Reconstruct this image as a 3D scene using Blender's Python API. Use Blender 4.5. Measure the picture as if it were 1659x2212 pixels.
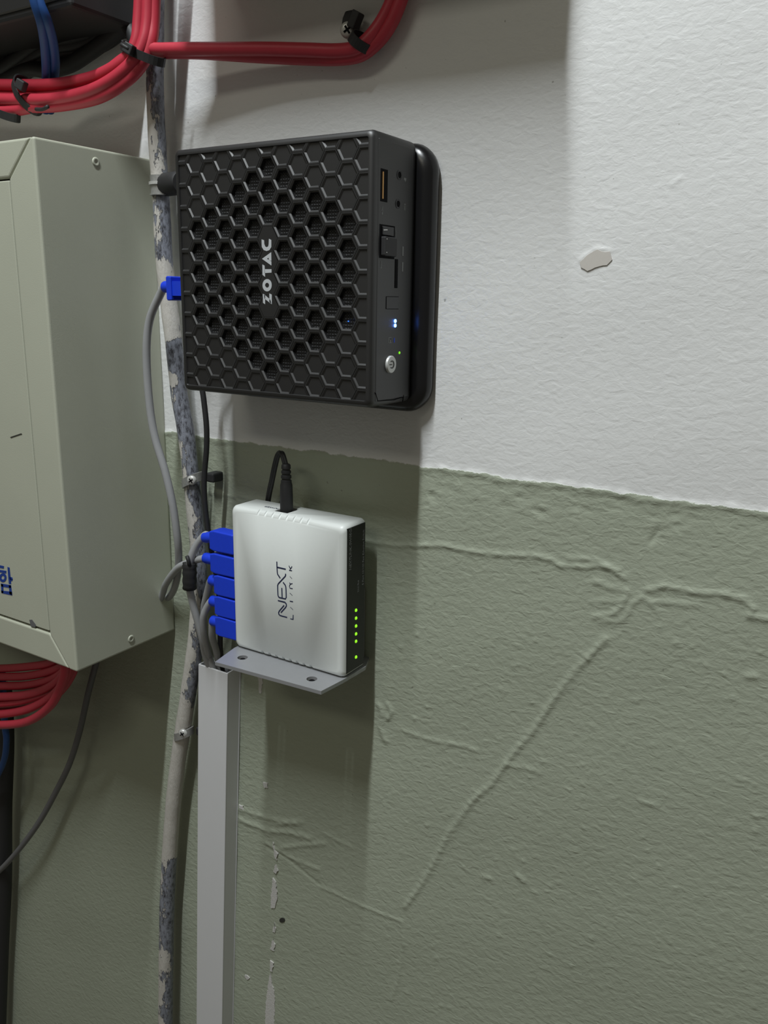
import bpy, bmesh, math, random
import numpy as np
from mathutils import Vector, Matrix
random.seed(7)
SC = bpy.context.scene
for o in list(bpy.data.objects):
    bpy.data.objects.remove(o)

# ------------------------------------------------------------------ camera
F = 1785.87                      # focal length in pixels of the 1659x2212 frame
CAM = np.array([0.41790, -0.57882, -0.01745])
ROT = np.array([[0.848809, 0.528414, 0.017369],      # right
                [0.145676, -0.202170, -0.968455],    # down
                [-0.508234, 0.824564, -0.248581]])   # forward
cd = bpy.data.cameras.new('camera')
cam = bpy.data.objects.new('camera', cd)
SC.collection.objects.link(cam)
cd.sensor_fit = 'VERTICAL'
cd.sensor_height = 24.0
cd.lens = F / 2212.0 * 24.0
cd.clip_start = 0.01
r, d, f = [Vector(v) for v in ROT]
cam.matrix_world = Matrix(((r.x, -d.x, -f.x, CAM[0]), (r.y, -d.y, -f.y, CAM[1]), (r.z, -d.z, -f.z, CAM[2]), (0, 0, 0, 1)))
SC.camera = cam

# ------------------------------------------------------------------ light
w = bpy.data.worlds.new('room_ambience')
SC.world = w
w.use_nodes = True
w.node_tree.nodes['Background'].inputs[0].default_value = (1.0, 0.94, 0.78, 1)
w.node_tree.nodes['Background'].inputs[1].default_value = 0.10
ld = bpy.data.lights.new('fluorescent_tube', 'AREA')
ld.shape = 'RECTANGLE'
ld.size = 0.035
ld.size_y = 0.76
ld.energy = 35.5
ld.color = (0.93, 0.98, 1.0)
lo = bpy.data.objects.new('fluorescent_tube', ld)
SC.collection.objects.link(lo)
lo.location = (0.09, -0.80, 1.40)
ld2 = bpy.data.lights.new('added_fill_light', 'AREA')     # added fill light standing in for soft room light, no such fitting seen
ld2.shape = 'RECTANGLE'; ld2.size = 1.2; ld2.size_y = 0.3; ld2.energy = 7.0; ld2.color = (1.0, 0.96, 0.80)
lo2 = bpy.data.objects.new('added_fill_light', ld2)
SC.collection.objects.link(lo2)
lo2.location = (-0.2, -2.5, 1.6)
lo2.rotation_euler = (Vector((0, 0, -.2)) - Vector(lo2.location)).to_track_quat('-Z', 'Y').to_euler()
vs = SC.view_settings
vs.view_transform = 'Standard'
vs.look = 'None'
vs.gamma = 1.0
vs.use_curve_mapping = False
vs.exposure = 0.0

# ------------------------------------------------------------------ helpers
def at(px, py, v=0.0, ax=1):
    """world point seen at a pixel of the photograph, on the plane axis `ax` = v"""
    dr = ROT.T @ np.array([(px - 829.5) / F, (py - 1106) / F, 1.0])
    t = (v - CAM[ax]) / dr[ax]
    return Vector(CAM + t * dr)

def link(name, me, mat, parent=None, smooth=True):
    o = bpy.data.objects.new(name, me)
    SC.collection.objects.link(o)
    if mat is not None:
        for m in (mat if isinstance(mat, (list, tuple)) else [mat]):
            me.materials.append(m)
    if smooth:
        for p in me.polygons:
            p.use_smooth = True
    if parent is not None:
        o.parent = parent
    return o

def tag(o, label=None, cat=None, group=None, kind=None):
    if label: o['label'] = label
    if cat: o['category'] = cat
    if group: o['group'] = group
    if kind: o['kind'] = kind
    return o

def empty(name, label, cat, loc=(0, 0, 0), group=None):
    o = bpy.data.objects.new(name, None)
    SC.collection.objects.link(o)
    o.location = loc
    o.empty_display_size = 0.02
    return tag(o, label, cat, group)

class MB:
    def __init__(s):
        s.v = []; s.f = []
    def add(s, vs, fs):
        b = len(s.v)
        s.v += [tuple(v) for v in vs]
        s.f += [tuple(b + i for i in q) for q in fs]
        return s
    def box(s, x0, x1, y0, y1, z0, z1):
        return s.add([(x0, y0, z0), (x1, y0, z0), (x1, y1, z0), (x0, y1, z0), (x0, y0, z1), (x1, y0, z1), (x1, y1, z1), (x0, y1, z1)],
                     [(0, 3, 2, 1), (4, 5, 6, 7), (0, 1, 5, 4), (1, 2, 6, 5), (2, 3, 7, 6), (3, 0, 4, 7)])
    def loft(s, loops, cap0=True, cap1=True, closed=True):
        n = len(loops[0]); b = len(s.v)
        for l in loops: s.v += [tuple(p) for p in l]
        for i in range(len(loops) - 1):
            for j in range(n if closed else n - 1):
                k = (j + 1) % n
                s.f.append((b + i * n + j, b + i * n + k, b + (i + 1) * n + k, b + (i + 1) * n + j))
        if cap0: s.f.append(tuple(b + j for j in range(n))[::-1])
        if cap1: s.f.append(tuple(b + (len(loops) - 1) * n + j for j in range(n)))
        return s
    def prism(s, poly, off):
        """flat polygon (3-D points) thickened by vector off"""
        off = Vector(off)
        return s.loft([[Vector(p) for p in poly], [Vector(p) + off for p in poly]])
    def tube(s, pts, r, n=12, caps=True, rfun=None):
        pts = [Vector(p) for p in pts]
        T = []
        for i in range(len(pts)):
            a = pts[max(0, i - 1)]; c = pts[min(len(pts) - 1, i + 1)]
            T.append((c - a).normalized())
        up = Vector((0, 0, 1)) if abs(T[0].z) < 0.9 else Vector((0, -1, 0))
        N = (up - T[0] * up.dot(T[0])).normalized()
        loops = []
        for i, p in enumerate(pts):
            N = (N - T[i] * N.dot(T[i])).normalized()
            B = T[i].cross(N)
            rr = rfun(i / (len(pts) - 1)) if rfun else r
            loops.append([p + (N * math.cos(2 * math.pi * j / n) + B * math.sin(2 * math.pi * j / n)) * rr for j in range(n)])
        return s.loft(loops, caps, caps)
    def lathe(s, prof, origin, axis, n=24):
        """prof: list of (r, h) along axis"""
        axis = Vector(axis).normalized(); o = Vector(origin)
        u = axis.orthogonal().normalized(); v = axis.cross(u)
        return s.loft([[o + axis * h + (u * math.cos(2 * math.pi * j / n) + v * math.sin(2 * math.pi * j / n)) * max(r, 1e-6) for j in range(n)] for r, h in prof])
    def mesh(s, name):
        me = bpy.data.meshes.new(name)
        me.from_pydata(s.v, [], s.f)
        bm = bmesh.new(); bm.from_mesh(me)
        bmesh.ops.recalc_face_normals(bm, faces=bm.faces[:])
        bm.to_mesh(me); bm.free()
        return me
    def build(s, name, mat, parent=None, smooth=False, auto=None):
        o = link(name, s.mesh(name), mat, parent, smooth or auto is not None)
        if auto is not None:
            o.data.set_sharp_from_angle(angle=math.radians(auto))
        return o

def bevel(o, w, seg=2):
    m = o.modifiers.new('bevel', 'BEVEL'); m.width = w; m.segments = seg; m.limit_method = 'ANGLE'
    m.angle_limit = math.radians(35); m.harden_normals = False
    return o

def catmull(pts, step=0.004):
    P = [np.array(p, float) for p in pts]
    P = [2 * P[0] - P[1]] + P + [2 * P[-1] - P[-2]]
    out = []
    for i in range(1, len(P) - 2):
        p0, p1, p2, p3 = P[i - 1:i + 3]
        n = max(3, int(np.linalg.norm(p2 - p1) / step))
        for k in range(n):
            t = k / n
            out.append(0.5 * ((2 * p1) + (-p0 + p2) * t + (2 * p0 - 5 * p1 + 4 * p2 - p3) * t * t + (-p0 + 3 * p1 - 3 * p2 + p3) * t ** 3))
    out.append(P[-2])
    return out

def pxpath(lst, step=0.004):
    return catmull([at(*p) for p in lst], step)

def rrect(hx, hz, rad, seg=5, cx=0.0, cz=0.0):
    """rounded rectangle in the x-z plane, list of (x, z)"""
    out = []
    for qx, qz, a0 in ((1, 1, 0), (-1, 1, 90), (-1, -1, 180), (1, -1, 270)):
        for k in range(seg + 1):
            a = math.radians(a0 + 90 * k / seg)
            out.append((cx + qx * (hx - rad) + rad * math.cos(a), cz + qz * (hz - rad) + rad * math.sin(a)))
    return out

def rr_stack(mb, levels, seg=5, cx=0, cz=0, cap0=True, cap1=True):
    """levels: (y, hx, hz, rad)"""
    mb.loft([[(x, y, z) for x, z in rrect(hx, hz, rad, seg, cx, cz)] for y, hx, hz, rad in levels], cap0, cap1)
    return mb

def stroke(mb, pts, width, normal, thick):
    """flat printed stroke along 3-D points lying on a plane"""
    n = Vector(normal).normalized(); P = [Vector(p) for p in pts]
    L = []; R = []
    for i, p in enumerate(P):
        a = P[max(0, i - 1)]; c = P[min(len(P) - 1, i + 1)]
        t = (c - a).normalized()
        sd = t.cross(n) * width / 2
        if 0 < i < len(P) - 1:
            t1 = (p - a).normalized(); sd = sd / max(0.6, t1.dot(t))
        L.append(p + sd); R.append(p - sd)
    for i in range(len(P) - 1):
        mb.prism([L[i], L[i + 1], R[i + 1], R[i]], n * thick)

# ------------------------------------------------------------------ materials
def nodes(name):
    m = bpy.data.materials.new(name); m.use_nodes = True
    nt = m.node_tree
    return m, nt, nt.nodes['Principled BSDF']

def N(nt, typ, **kw):
    n = nt.nodes.new(typ)
    for k, v in kw.items():
        if k.startswith('i_'):
            n.inputs[k[2:].replace('_', ' ')].default_value = v
        else:
            setattr(n, k, v)
    return n

def mat(name, col, rough=0.5, metal=0.0, var=0.0, vscale=60.0, bump=0.0, bscale=400.0, spec=0.5, coat=0.0):
    m, nt, b = nodes(name)
    b.inputs['Base Color'].default_value = (*col, 1)
    b.inputs['Roughness'].default_value = rough
    b.inputs['Metallic'].default_value = metal
    b.inputs['Specular IOR Level'].default_value = spec
    if coat: b.inputs['Coat Weight'].default_value = coat
    geo = N(nt, 'ShaderNodeNewGeometry')
    if var:
        nz = N(nt, 'ShaderNodeTexNoise', i_Scale=vscale, i_Detail=5.0, i_Roughness=0.6)
        nt.links.new(geo.outputs['Position'], nz.inputs['Vector'])
        rp = N(nt, 'ShaderNodeMix', data_type='RGBA')
        rp.inputs['A'].default_value = (*[c * (1 - var) for c in col], 1)
        rp.inputs['B'].default_value = (*[min(1, c * (1 + var)) for c in col], 1)
        nt.links.new(nz.outputs['Fac'], rp.inputs['Factor'])
        nt.links.new(rp.outputs['Result'], b.inputs['Base Color'])
    if bump:
        nb = N(nt, 'ShaderNodeTexNoise', i_Scale=bscale, i_Detail=3.0)
        nt.links.new(geo.outputs['Position'], nb.inputs['Vector'])
        bp = N(nt, 'ShaderNodeBump', i_Strength=1.0, i_Distance=bump)
        nt.links.new(nb.outputs['Fac'], bp.inputs['Height'])
        nt.links.new(bp.outputs['Normal'], b.inputs['Normal'])
    return m

def emit(name, col, strength):
    m, nt, b = nodes(name)
    b.inputs['Base Color'].default_value = (*[c * .3 for c in col], 1)
    b.inputs['Emission Color'].default_value = (*col, 1)
    b.inputs['Emission Strength'].default_value = strength
    return m

M = {}
M['cab'] = mat('cabinet_paint', (0.46, 0.475, 0.385), 0.45, var=0.06, vscale=14, bump=0.00005, bscale=900)
M['cabdark'] = mat('cabinet_gap', (0.03, 0.03, 0.025), 0.8)
M['black'] = mat('black_plastic', (0.005, 0.005, 0.0055), 0.5, var=0.1, vscale=900, spec=1.0)
M['blackgloss'] = mat('black_gloss_plastic', (0.008, 0.008, 0.009), 0.27)
M['blackmat'] = mat('black_rubber', (0.018, 0.018, 0.019), 0.6, var=0.15, vscale=300)
M['void'] = mat('dark_opening', (0.004, 0.004, 0.005), 0.8, spec=0.15)
M['silver'] = mat('silver_print', (0.50, 0.52, 0.54), 0.4)
M['dimprint'] = mat('grey_print', (0.22, 0.23, 0.23), 0.6)
M['switch'] = mat('white_plastic', (0.70, 0.73, 0.71), 0.38, var=0.02, vscale=300, bump=0.00002, bscale=2500)
M['panel'] = mat('black_panel', (0.008, 0.009, 0.009), 0.3)
M['navy'] = mat('navy_print', (0.012, 0.018, 0.06), 0.5)
M['cabblue'] = mat('blue_print', (0.010, 0.045, 0.27), 0.5, var=0.2, vscale=500)
M['blue'] = mat('blue_boot', (0.008, 0.045, 0.62), 0.45, var=0.08, vscale=400)
M['bluecable'] = mat('blue_cable', (0.015, 0.07, 0.25), 0.5)
M['grey'] = mat('grey_cable', (0.33, 0.335, 0.345), 0.42, var=0.06, vscale=200)
M['greydark'] = mat('dark_grey_cable', (0.13, 0.13, 0.135), 0.45)
M['red'] = mat('red_cable', (0.46, 0.032, 0.055), 0.42, var=0.08, vscale=150)
M['duct'] = mat('duct_plastic', (0.66, 0.665, 0.68), 0.42, var=0.02, vscale=60)
M['bracket'] = mat('bracket_metal', (0.36, 0.365, 0.38), 0.38, metal=0.4, var=0.05, vscale=120)
M['steel'] = mat('screw_steel', (0.55, 0.55, 0.53), 0.35, metal=0.3, var=0.25, vscale=900)
M['strap'] = mat('strap_metal', (0.42, 0.42, 0.41), 0.4, metal=0.6, var=0.35, vscale=500)
M['button'] = mat('silver_button', (0.62, 0.63, 0.62), 0.35, metal=0.3)
M['copper'] = mat('contact', (0.75, 0.42, 0.16), 0.3, metal=0.7)
M['peelwhite'] = mat('bare_plaster', (0.55, 0.54, 0.52), 0.9, var=0.12, vscale=400, bump=0.0004, bscale=700)
M['peelbeige'] = mat('old_paint', (0.56, 0.53, 0.49), 0.6, var=0.05, vscale=200)
M['led'] = emit('green_led', (0.35, 1.0, 0.02), 0.9)
M['ledgreen'] = emit('green_power_led', (0.25, 1.0, 0.02), 0.9)
M['ledblue'] = emit('blue_led', (0.06, 0.22, 1.0), 22.0)
M['ledbluedim'] = emit('dim_blue_led', (0.02, 0.06, 0.5), 0.35)
M['whitetip'] = mat('white_cable', (0.75, 0.76, 0.76), 0.4)

def wall_material():
    m, nt, b = nodes('painted_plaster')
    L = nt.links.new
    geo = N(nt, 'ShaderNodeNewGeometry')
    sep = N(nt, 'ShaderNodeSeparateXYZ'); L(geo.outputs['Position'], sep.inputs[0])
    # hand-painted colour line at z = -0.147
    n1 = N(nt, 'ShaderNodeTexNoise', i_Scale=45.0, i_Detail=6.0, i_Roughness=0.7); L(geo.outputs['Position'], n1.inputs['Vector'])
    ma = N(nt, 'ShaderNodeMath', operation='MULTIPLY_ADD'); L(n1.outputs['Fac'], ma.inputs[0]); ma.inputs[1].default_value = 0.009; L(sep.outputs['Z'], ma.inputs[2])
    mr = N(nt, 'ShaderNodeMapRange'); L(ma.outputs[0], mr.inputs['Value'])
    mr.inputs['From Min'].default_value = -0.1438; mr.inputs['From Max'].default_value = -0.1428
    # green: blotchy
    n2 = N(nt, 'ShaderNodeTexNoise', i_Scale=9.0, i_Detail=8.0, i_Roughness=0.65); L(geo.outputs['Position'], n2.inputs['Vector'])
    gm = N(nt, 'ShaderNodeMix', data_type='RGBA'); L(n2.outputs['Fac'], gm.inputs['Factor'])
    gm.inputs['A'].default_value = (0.335, 0.368, 0.288, 1); gm.inputs['B'].default_value = (0.39, 0.424, 0.335, 1)
    wm = N(nt, 'ShaderNodeMix', data_type='RGBA'); L(n2.outputs['Fac'], wm.inputs['Factor'])
    wm.inputs['A'].default_value = (0.70, 0.705, 0.70, 1); wm.inputs['B'].default_value = (0.77, 0.775, 0.77, 1)
    mx = N(nt, 'ShaderNodeMix', data_type='RGBA'); L(mr.outputs[0], mx.inputs['Factor'])
    L(gm.outputs['Result'], mx.inputs['A']); L(wm.outputs['Result'], mx.inputs['B'])
    # small dirt specks
    n3 = N(nt, 'ShaderNodeTexNoise', i_Scale=210.0, i_Detail=2.0); L(geo.outputs['Position'], n3.inputs['Vector'])
    sp = N(nt, 'ShaderNodeMapRange'); L(n3.outputs['Fac'], sp.inputs['Value'])
    sp.inputs['From Min'].default_value = 0.27; sp.inputs['From Max'].default_value = 0.22; sp.inputs['To Max'].default_value = 0.55
    dk = N(nt, 'ShaderNodeMix', data_type='RGBA'); L(sp.outputs[0], dk.inputs['Factor']); L(mx.outputs['Result'], dk.inputs['A'])
    dk.inputs['B'].default_value = (0.16, 0.16, 0.13, 1)
    L(dk.outputs['Result'], b.inputs['Base Color'])
    b.inputs['Roughness'].default_value = 0.55
    b.inputs['Specular IOR Level'].default_value = 0.3
    # brush / trowel relief: strokes running sideways and slightly down
    mp = N(nt, 'ShaderNodeMapping'); L(geo.outputs['Position'], mp.inputs['Vector'])
    mp.inputs['Rotation'].default_value = (0, math.radians(24), 0)
    mp.inputs['Scale'].default_value = (0.58, 1, 1.0)
    n4 = N(nt, 'ShaderNodeTexNoise', i_Scale=200.0, i_Detail=3.0, i_Roughness=0.5, i_Distortion=0.6); L(mp.outputs[0], n4.inputs['Vector'])
    n5 = N(nt, 'ShaderNodeTexNoise', i_Scale=420.0, i_Detail=4.0, i_Roughness=0.6); L(mp.outputs[0], n5.inputs['Vector'])
    n6 = N(nt, 'ShaderNodeTexNoise', i_Scale=26.0, i_Detail=3.0); L(geo.outputs['Position'], n6.inputs['Vector'])
    a1 = N(nt, 'ShaderNodeMath', operation='MULTIPLY_ADD'); L(n5.outputs['Fac'], a1.inputs[0]); a1.inputs[1].default_value = 0.35; L(n4.outputs['Fac'], a1.inputs[2])
    a2 = N(nt, 'ShaderNodeMath', operation='MULTIPLY_ADD'); L(n6.outputs['Fac'], a2.inputs[0]); a2.inputs[1].default_value = 0.7; L(a1.outputs[0], a2.inputs[2])
    bp = N(nt, 'ShaderNodeBump', i_Strength=1.0, i_Distance=0.0008)
    wk = N(nt, 'ShaderNodeMapRange'); L(mr.outputs[0], wk.inputs['Value']); wk.inputs['To Min'].default_value = 1.0; wk.inputs['To Max'].default_value = 0.5
    hh = N(nt, 'ShaderNodeMath', operation='MULTIPLY'); L(a2.outputs[0], hh.inputs[0]); L(wk.outputs[0], hh.inputs[1]); L(hh.outputs[0], bp.inputs['Height'])
    L(bp.outputs['Normal'], b.inputs['Normal'])
    return m
M['wall'] = wall_material()

def pipe_material():
    m, nt, b = nodes('flaking_paint_on_steel')
    L = nt.links.new
    geo = N(nt, 'ShaderNodeNewGeometry')
    at_ = N(nt, 'ShaderNodeAttribute', attribute_name='paint')
    mp = N(nt, 'ShaderNodeMapping'); L(geo.outputs['Position'], mp.inputs['Vector']); mp.inputs['Scale'].default_value = (1, 1, 0.4)
    n1 = N(nt, 'ShaderNodeTexNoise', i_Scale=130.0, i_Detail=7.0, i_Roughness=0.68); L(mp.outputs[0], n1.inputs['Vector'])
    s = N(nt, 'ShaderNodeMath', operation='ADD'); L(n1.outputs['Fac'], s.inputs[0]); L(at_.outputs['Fac'], s.inputs[1])
    fac = N(nt, 'ShaderNodeMapRange'); L(s.outputs[0], fac.inputs['Value']); fac.inputs['From Min'].default_value = 0.985; fac.inputs['From Max'].default_value = 1.015
    n2 = N(nt, 'ShaderNodeTexNoise', i_Scale=320.0, i_Detail=6.0, i_Roughness=0.75); L(mp.outputs[0], n2.inputs['Vector'])
    steel = N(nt, 'ShaderNodeValToRGB'); L(n2.outputs['Fac'], steel.inputs[0])
    e = steel.color_ramp.elements
    e[0].position = 0.36; e[0].color = (0.035, 0.033, 0.04, 1); e[1].position = 0.55; e[1].color = (0.25, 0.265, 0.31, 1)
    paint = N(nt, 'ShaderNodeMix', data_type='RGBA'); L(n2.outputs['Fac'], paint.inputs['Factor'])
    paint.inputs['A'].default_value = (0.40, 0.375, 0.335, 1); paint.inputs['B'].default_value = (0.66, 0.64, 0.60, 1)
    mx = N(nt, 'ShaderNodeMix', data_type='RGBA'); L(fac.outputs[0], mx.inputs['Factor']); L(steel.outputs[0], mx.inputs['A']); L(paint.outputs['Result'], mx.inputs['B'])
    L(mx.outputs['Result'], b.inputs['Base Color'])
    rr = N(nt, 'ShaderNodeMapRange'); L(fac.outputs[0], rr.inputs['Value']); rr.inputs['To Min'].default_value = 0.38; rr.inputs['To Max'].default_value = 0.6
    L(rr.outputs[0], b.inputs['Roughness'])
    h = N(nt, 'ShaderNodeMath', operation='MULTIPLY_ADD'); L(n2.outputs['Fac'], h.inputs[0]); h.inputs[1].default_value = 0.5; L(fac.outputs[0], h.inputs[2])
    bp = N(nt, 'ShaderNodeBump', i_Strength=1.0, i_Distance=0.0014); L(h.outputs[0], bp.inputs['Height']); L(bp.outputs['Normal'], b.inputs['Normal'])
    return m
M['pipe'] = pipe_material()

def vent_material():
    m, nt, b = nodes('vent_mesh')
    L = nt.links.new
    geo = N(nt, 'ShaderNodeNewGeometry')
    vo = N(nt, 'ShaderNodeTexVoronoi', i_Scale=430.0, i_Randomness=0.12); L(geo.outputs['Position'], vo.inputs['Vector'])
    vo.voronoi_dimensions = '3D'
    rp = N(nt, 'ShaderNodeMapRange'); L(vo.outputs['Distance'], rp.inputs['Value'])
    rp.inputs['From Min'].default_value = 0.45; rp.inputs['From Max'].default_value = 0.62
    mx = N(nt, 'ShaderNodeMix', data_type='RGBA'); L(rp.outputs[0], mx.inputs['Factor'])
    mx.inputs['A'].default_value = (0.004, 0.004, 0.004, 1); mx.inputs['B'].default_value = (0.05, 0.05, 0.052, 1)
    L(mx.outputs['Result'], b.inputs['Base Color'])
    b.inputs['Roughness'].default_value = 0.45
    bp = N(nt, 'ShaderNodeBump', i_Strength=1.0, i_Distance=0.0008); L(rp.outputs[0], bp.inputs['Height']); L(bp.outputs['Normal'], b.inputs['Normal'])
    return m
M['vent'] = vent_material()

# ------------------------------------------------------------------ the wall
def axis_coords(lo, f0, f1, hi, fine, coarse):
    a = np.arange(lo, f0, coarse); b = np.arange(f0, f1, fine); c = np.arange(f1, hi + coarse * .5, coarse)
    return np.concatenate([a, b, c])
xs = axis_coords(-1.5, -0.46, 0.43, 1.5, 0.0015, 0.05)
zs = axis_coords(-1.6, -0.90, 0.29, 1.6, 0.0015, 0.05)
X, Z = np.meshgrid(xs, zs)
H = np.zeros_like(X)
RIDGES = [  # pixel polyline on the wall, half width (m), height (m)
    ([(1310, 1380), (1250, 1440), (1190, 1520), (1150, 1580), (1100, 1640), (1060, 1695), (1020, 1730), (970, 1800), (940, 1860), (915, 1905), (875, 1958)], .0026, .0011),
    ([(780, 1166), (850, 1178), (960, 1178), (1010, 1190), (1060, 1197), (1150, 1200), (1190, 1208), (1210, 1222), (1260, 1225), (1310, 1222), (1335, 1232)], .0020, .0010),
    ([(1230, 1206), (1290, 1210), (1330, 1236), (1350, 1250)], .0022, .0008),
    ([(1400, 1275), (1440, 1265), (1500, 1280), (1560, 1283), (1610, 1295), (1628, 1315), (1618, 1330), (1700, 1345)], .0022, .0012),
    ([(1410, 1300), (1500, 1306)], .002, .0006),
    ([(1285, 1255), (1320, 1270), (1357, 1278), (1345, 1310), (1322, 1328), (1282, 1333)], .002, .0009),
    ([(1280, 1300), (1350, 1298)], .002, .0005),
    ([(1295, 1342), (1345, 1340), (1370, 1300), (1390, 1290), (1420, 1320)], .002, .0007),
    ([(860, 1575), (930, 1600), (1000, 1612), (1030, 1622)], .002, .0007),
    ([(1092, 1652), (1130, 1658), (1165, 1668)], .002, .0007),
    ([(690, 1915), (780, 1955), (830, 1975), (870, 1990), (872, 2040), (860, 2120), (845, 2160)], .0016, .0007),
    ([(518, 1748), (560, 1762), (600, 1772), (640, 1780)], .003, .0009),
    ([(520, 1772), (580, 1795), (630, 1800), (672, 1812)], .003, .0011),
    ([(600, 1782), (625, 1775), (652, 1776)], .0025, .0008),
    ([(608, 1832), (650, 1827), (700, 1822)], .0025, .0009),
    ([(575, 1822), (620, 1850), (690, 1880)], .0022, .0008),
    ([(575, 1830), (620, 1855), (690, 1912)], .0020, -.0007),
    ([(700, 1800), (760, 1830)], .002, .0006),
    ([(818, 1523), (826, 1540), (822, 1575), (832, 1600)], .0028, .0013),
    ([(838, 1522), (846, 1538), (838, 1552)], .002, .0012),
    ([(1118, 1893), (1130, 1904)], .002, .0012),
    ([(1042, 1895), (1058, 1899)], .002, .0009),
    ([(1615, 1460), (1632, 1464)], .0025, .001),
    ([(1385, 1730), (1420, 1741)], .002, .0006),
    ([(1405, 1172), (1420, 1148)], .002, -.0009),
    ([(440, 1062), (640, 1092)], .002, .0005),
    ([(1450, 400), (1470, 385)], .0012, .0004),
    ([(1253, 563), (1270, 548), (1290, 537), (1318, 542)], .0012, .0006),
]
for pts, wd, ht in RIDGES:
    P = [at(*p) for p in pts]
    x0 = min(p.x for p in P) - 4 * wd; x1 = max(p.x for p in P) + 4 * wd
    z0 = min(p.z for p in P) - 4 * wd; z1 = max(p.z for p in P) + 4 * wd
    i0, i1 = np.searchsorted(xs, [x0, x1]); k0, k1 = np.searchsorted(zs, [z0, z1])
    sx = X[k0:k1, i0:i1]; sz = Z[k0:k1, i0:i1]
    dm = np.full(sx.shape, 9.0)
    for a, c in zip(P[:-1], P[1:]):
        dx, dz = c.x - a.x, c.z - a.z; l2 = dx * dx + dz * dz
        t = np.clip(((sx - a.x) * dx + (sz - a.z) * dz) / l2, 0, 1)
        dm = np.minimum(dm, np.hypot(sx - a.x - t * dx, sz - a.z - t * dz))
    wob = 1 + 0.35 * np.sin(sx * 420 + sz * 310) * np.sin(sz * 530 - sx * 170)
    H[k0:k1, i0:i1] += ht * wob * np.exp(-(dm / wd) ** 2)
# lip of the white coat over the green one, and large unevenness of the plaster
line = -0.1492 + 0.0010 * np.sin(X * 61) + 0.0006 * np.sin(X * 173 + 1)
H += 0.0008 * (1 + .5 * np.sin(X * 390) * np.sin(X * 127)) * np.exp(-((Z - line) / 0.0026) ** 2)
H += 0.0004 * np.sin(X * 23 + Z * 11) + 0.0003 * np.sin(Z * 47 - X * 19)
rng = np.random.default_rng(3)
for _ in range(90):       # rough, pitted band below the colour line
    px, py = rng.uniform(920, 1500), 0
    py = 1000 + (px - 905) * 0.146 + rng.uniform(15, 90)
    c = at(px, py); s = rng.uniform(.0012, .0028)
    i0, i1 = np.searchsorted(xs, [c.x - .012, c.x + .012]); k0, k1 = np.searchsorted(zs, [c.z - .01, c.z + .01])
    H[k0:k1, i0:i1] += rng.uniform(-.0007, .0005) * np.exp(-((X[k0:k1, i0:i1] - c.x) / (s * 1.7)) ** 2 - ((Z[k0:k1, i0:i1] - c.z) / s) ** 2)
for _ in range(160):      # grains stuck in the paint
    c = at(rng.uniform(850, 1659), rng.uniform(1350, 2212)); s = rng.uniform(.0012, .002)
    i0, i1 = np.searchsorted(xs, [c.x - .008, c.x + .008]); k0, k1 = np.searchsorted(zs, [c.z - .008, c.z + .008])
    H[k0:k1, i0:i1] += rng.uniform(.0003, .0009) * np.exp(-((X[k0:k1, i0:i1] - c.x) ** 2 + (Z[k0:k1, i0:i1] - c.z) ** 2) / s ** 2)
ny, nx = X.shape
co = np.stack([X, -H, Z], -1).reshape(-1, 3).astype(np.float32)
idx = np.arange(ny * nx).reshape(ny, nx)
quads = np.stack([idx[:-1, :-1], idx[:-1, 1:], idx[1:, 1:], idx[1:, :-1]], -1).reshape(-1, 4)
me = bpy.data.meshes.new('wall_back')
me.vertices.add(len(co)); me.vertices.foreach_set('co', co.ravel())
me.loops.add(quads.size); me.loops.foreach_set('vertex_index', quads.ravel().astype(np.int32))
me.polygons.add(len(quads)); me.polygons.foreach_set('loop_start', np.arange(0, quads.size, 4, dtype=np.int32))
me.polygons.foreach_set('use_smooth', np.ones(len(quads), bool))
me.update(); me.validate()
wall = tag(link('wall_back', me, M['wall'], smooth=False), 'plastered wall painted white above and sage green below', None, None, 'structure')

# patches where the paint came off
def patch(outline, material, name='peeled_patch', jag=0.0008, y=-0.0009):
    P = [at(*p) for p in outline]; Q = []
    for a, c in zip(P, P[1:] + P[:1]):
        n = max(1, int((c - a).length / 0.0022))
        for k in range(n):
            p = a.lerp(c, k / n)
            Q.append(Vector((p.x + random.uniform(-jag, jag), y, p.z + random.uniform(-jag, jag))))
    mb = MB(); mb.prism(Q, (0, 0.0022, 0))
    return mb.build(name, material, wall)
patch([(1253, 566), (1268, 552), (1292, 538), (1300, 544), (1318, 544), (1322, 560), (1312, 572), (1285, 578), (1270, 585), (1256, 578)], M['peelbeige'], jag=.0003, y=-0.0006)
for o_ in ([(590, 1818), (594, 1835), (601, 1845), (598, 1858), (593, 1850), (592, 1838)],
           [(595, 1866), (602, 1880), (597, 1888), (592, 1882)],
           [(590, 1897), (597, 1905), (599, 1935), (598, 1950), (595, 1960), (587, 1961), (586, 1940)],
           [(594, 1992), (596, 2005), (594, 2014), (590, 2012)],
           [(590, 2026), (595, 2040), (592, 2054), (585, 2050)],
           [(585, 2075), (592, 2080), (588, 2098), (585, 2096)],
           [(585, 2102), (589, 2125), (594, 2145), (594, 2180), (593, 2230), (573, 2230), (576, 2160), (579, 2130)],
           [(558, 1462), (569, 1462), (566, 1498), (562, 1496)],
           [(517, 1737), (526, 1740), (527, 1750), (519, 1746)],
           [(568, 1690), (578, 1692), (580, 1702), (572, 1702)],
           [(530, 2104), (540, 2110), (536, 2116), (529, 2110)]):
    patch(o_, M['peelwhite'])
patch([(610 + 6 * math.cos(k * .628), 1987 + 5 * math.sin(k * .628)) for k in range(10)], M['cabdark'], 'drill_hole', .0001, -.0008)

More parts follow.
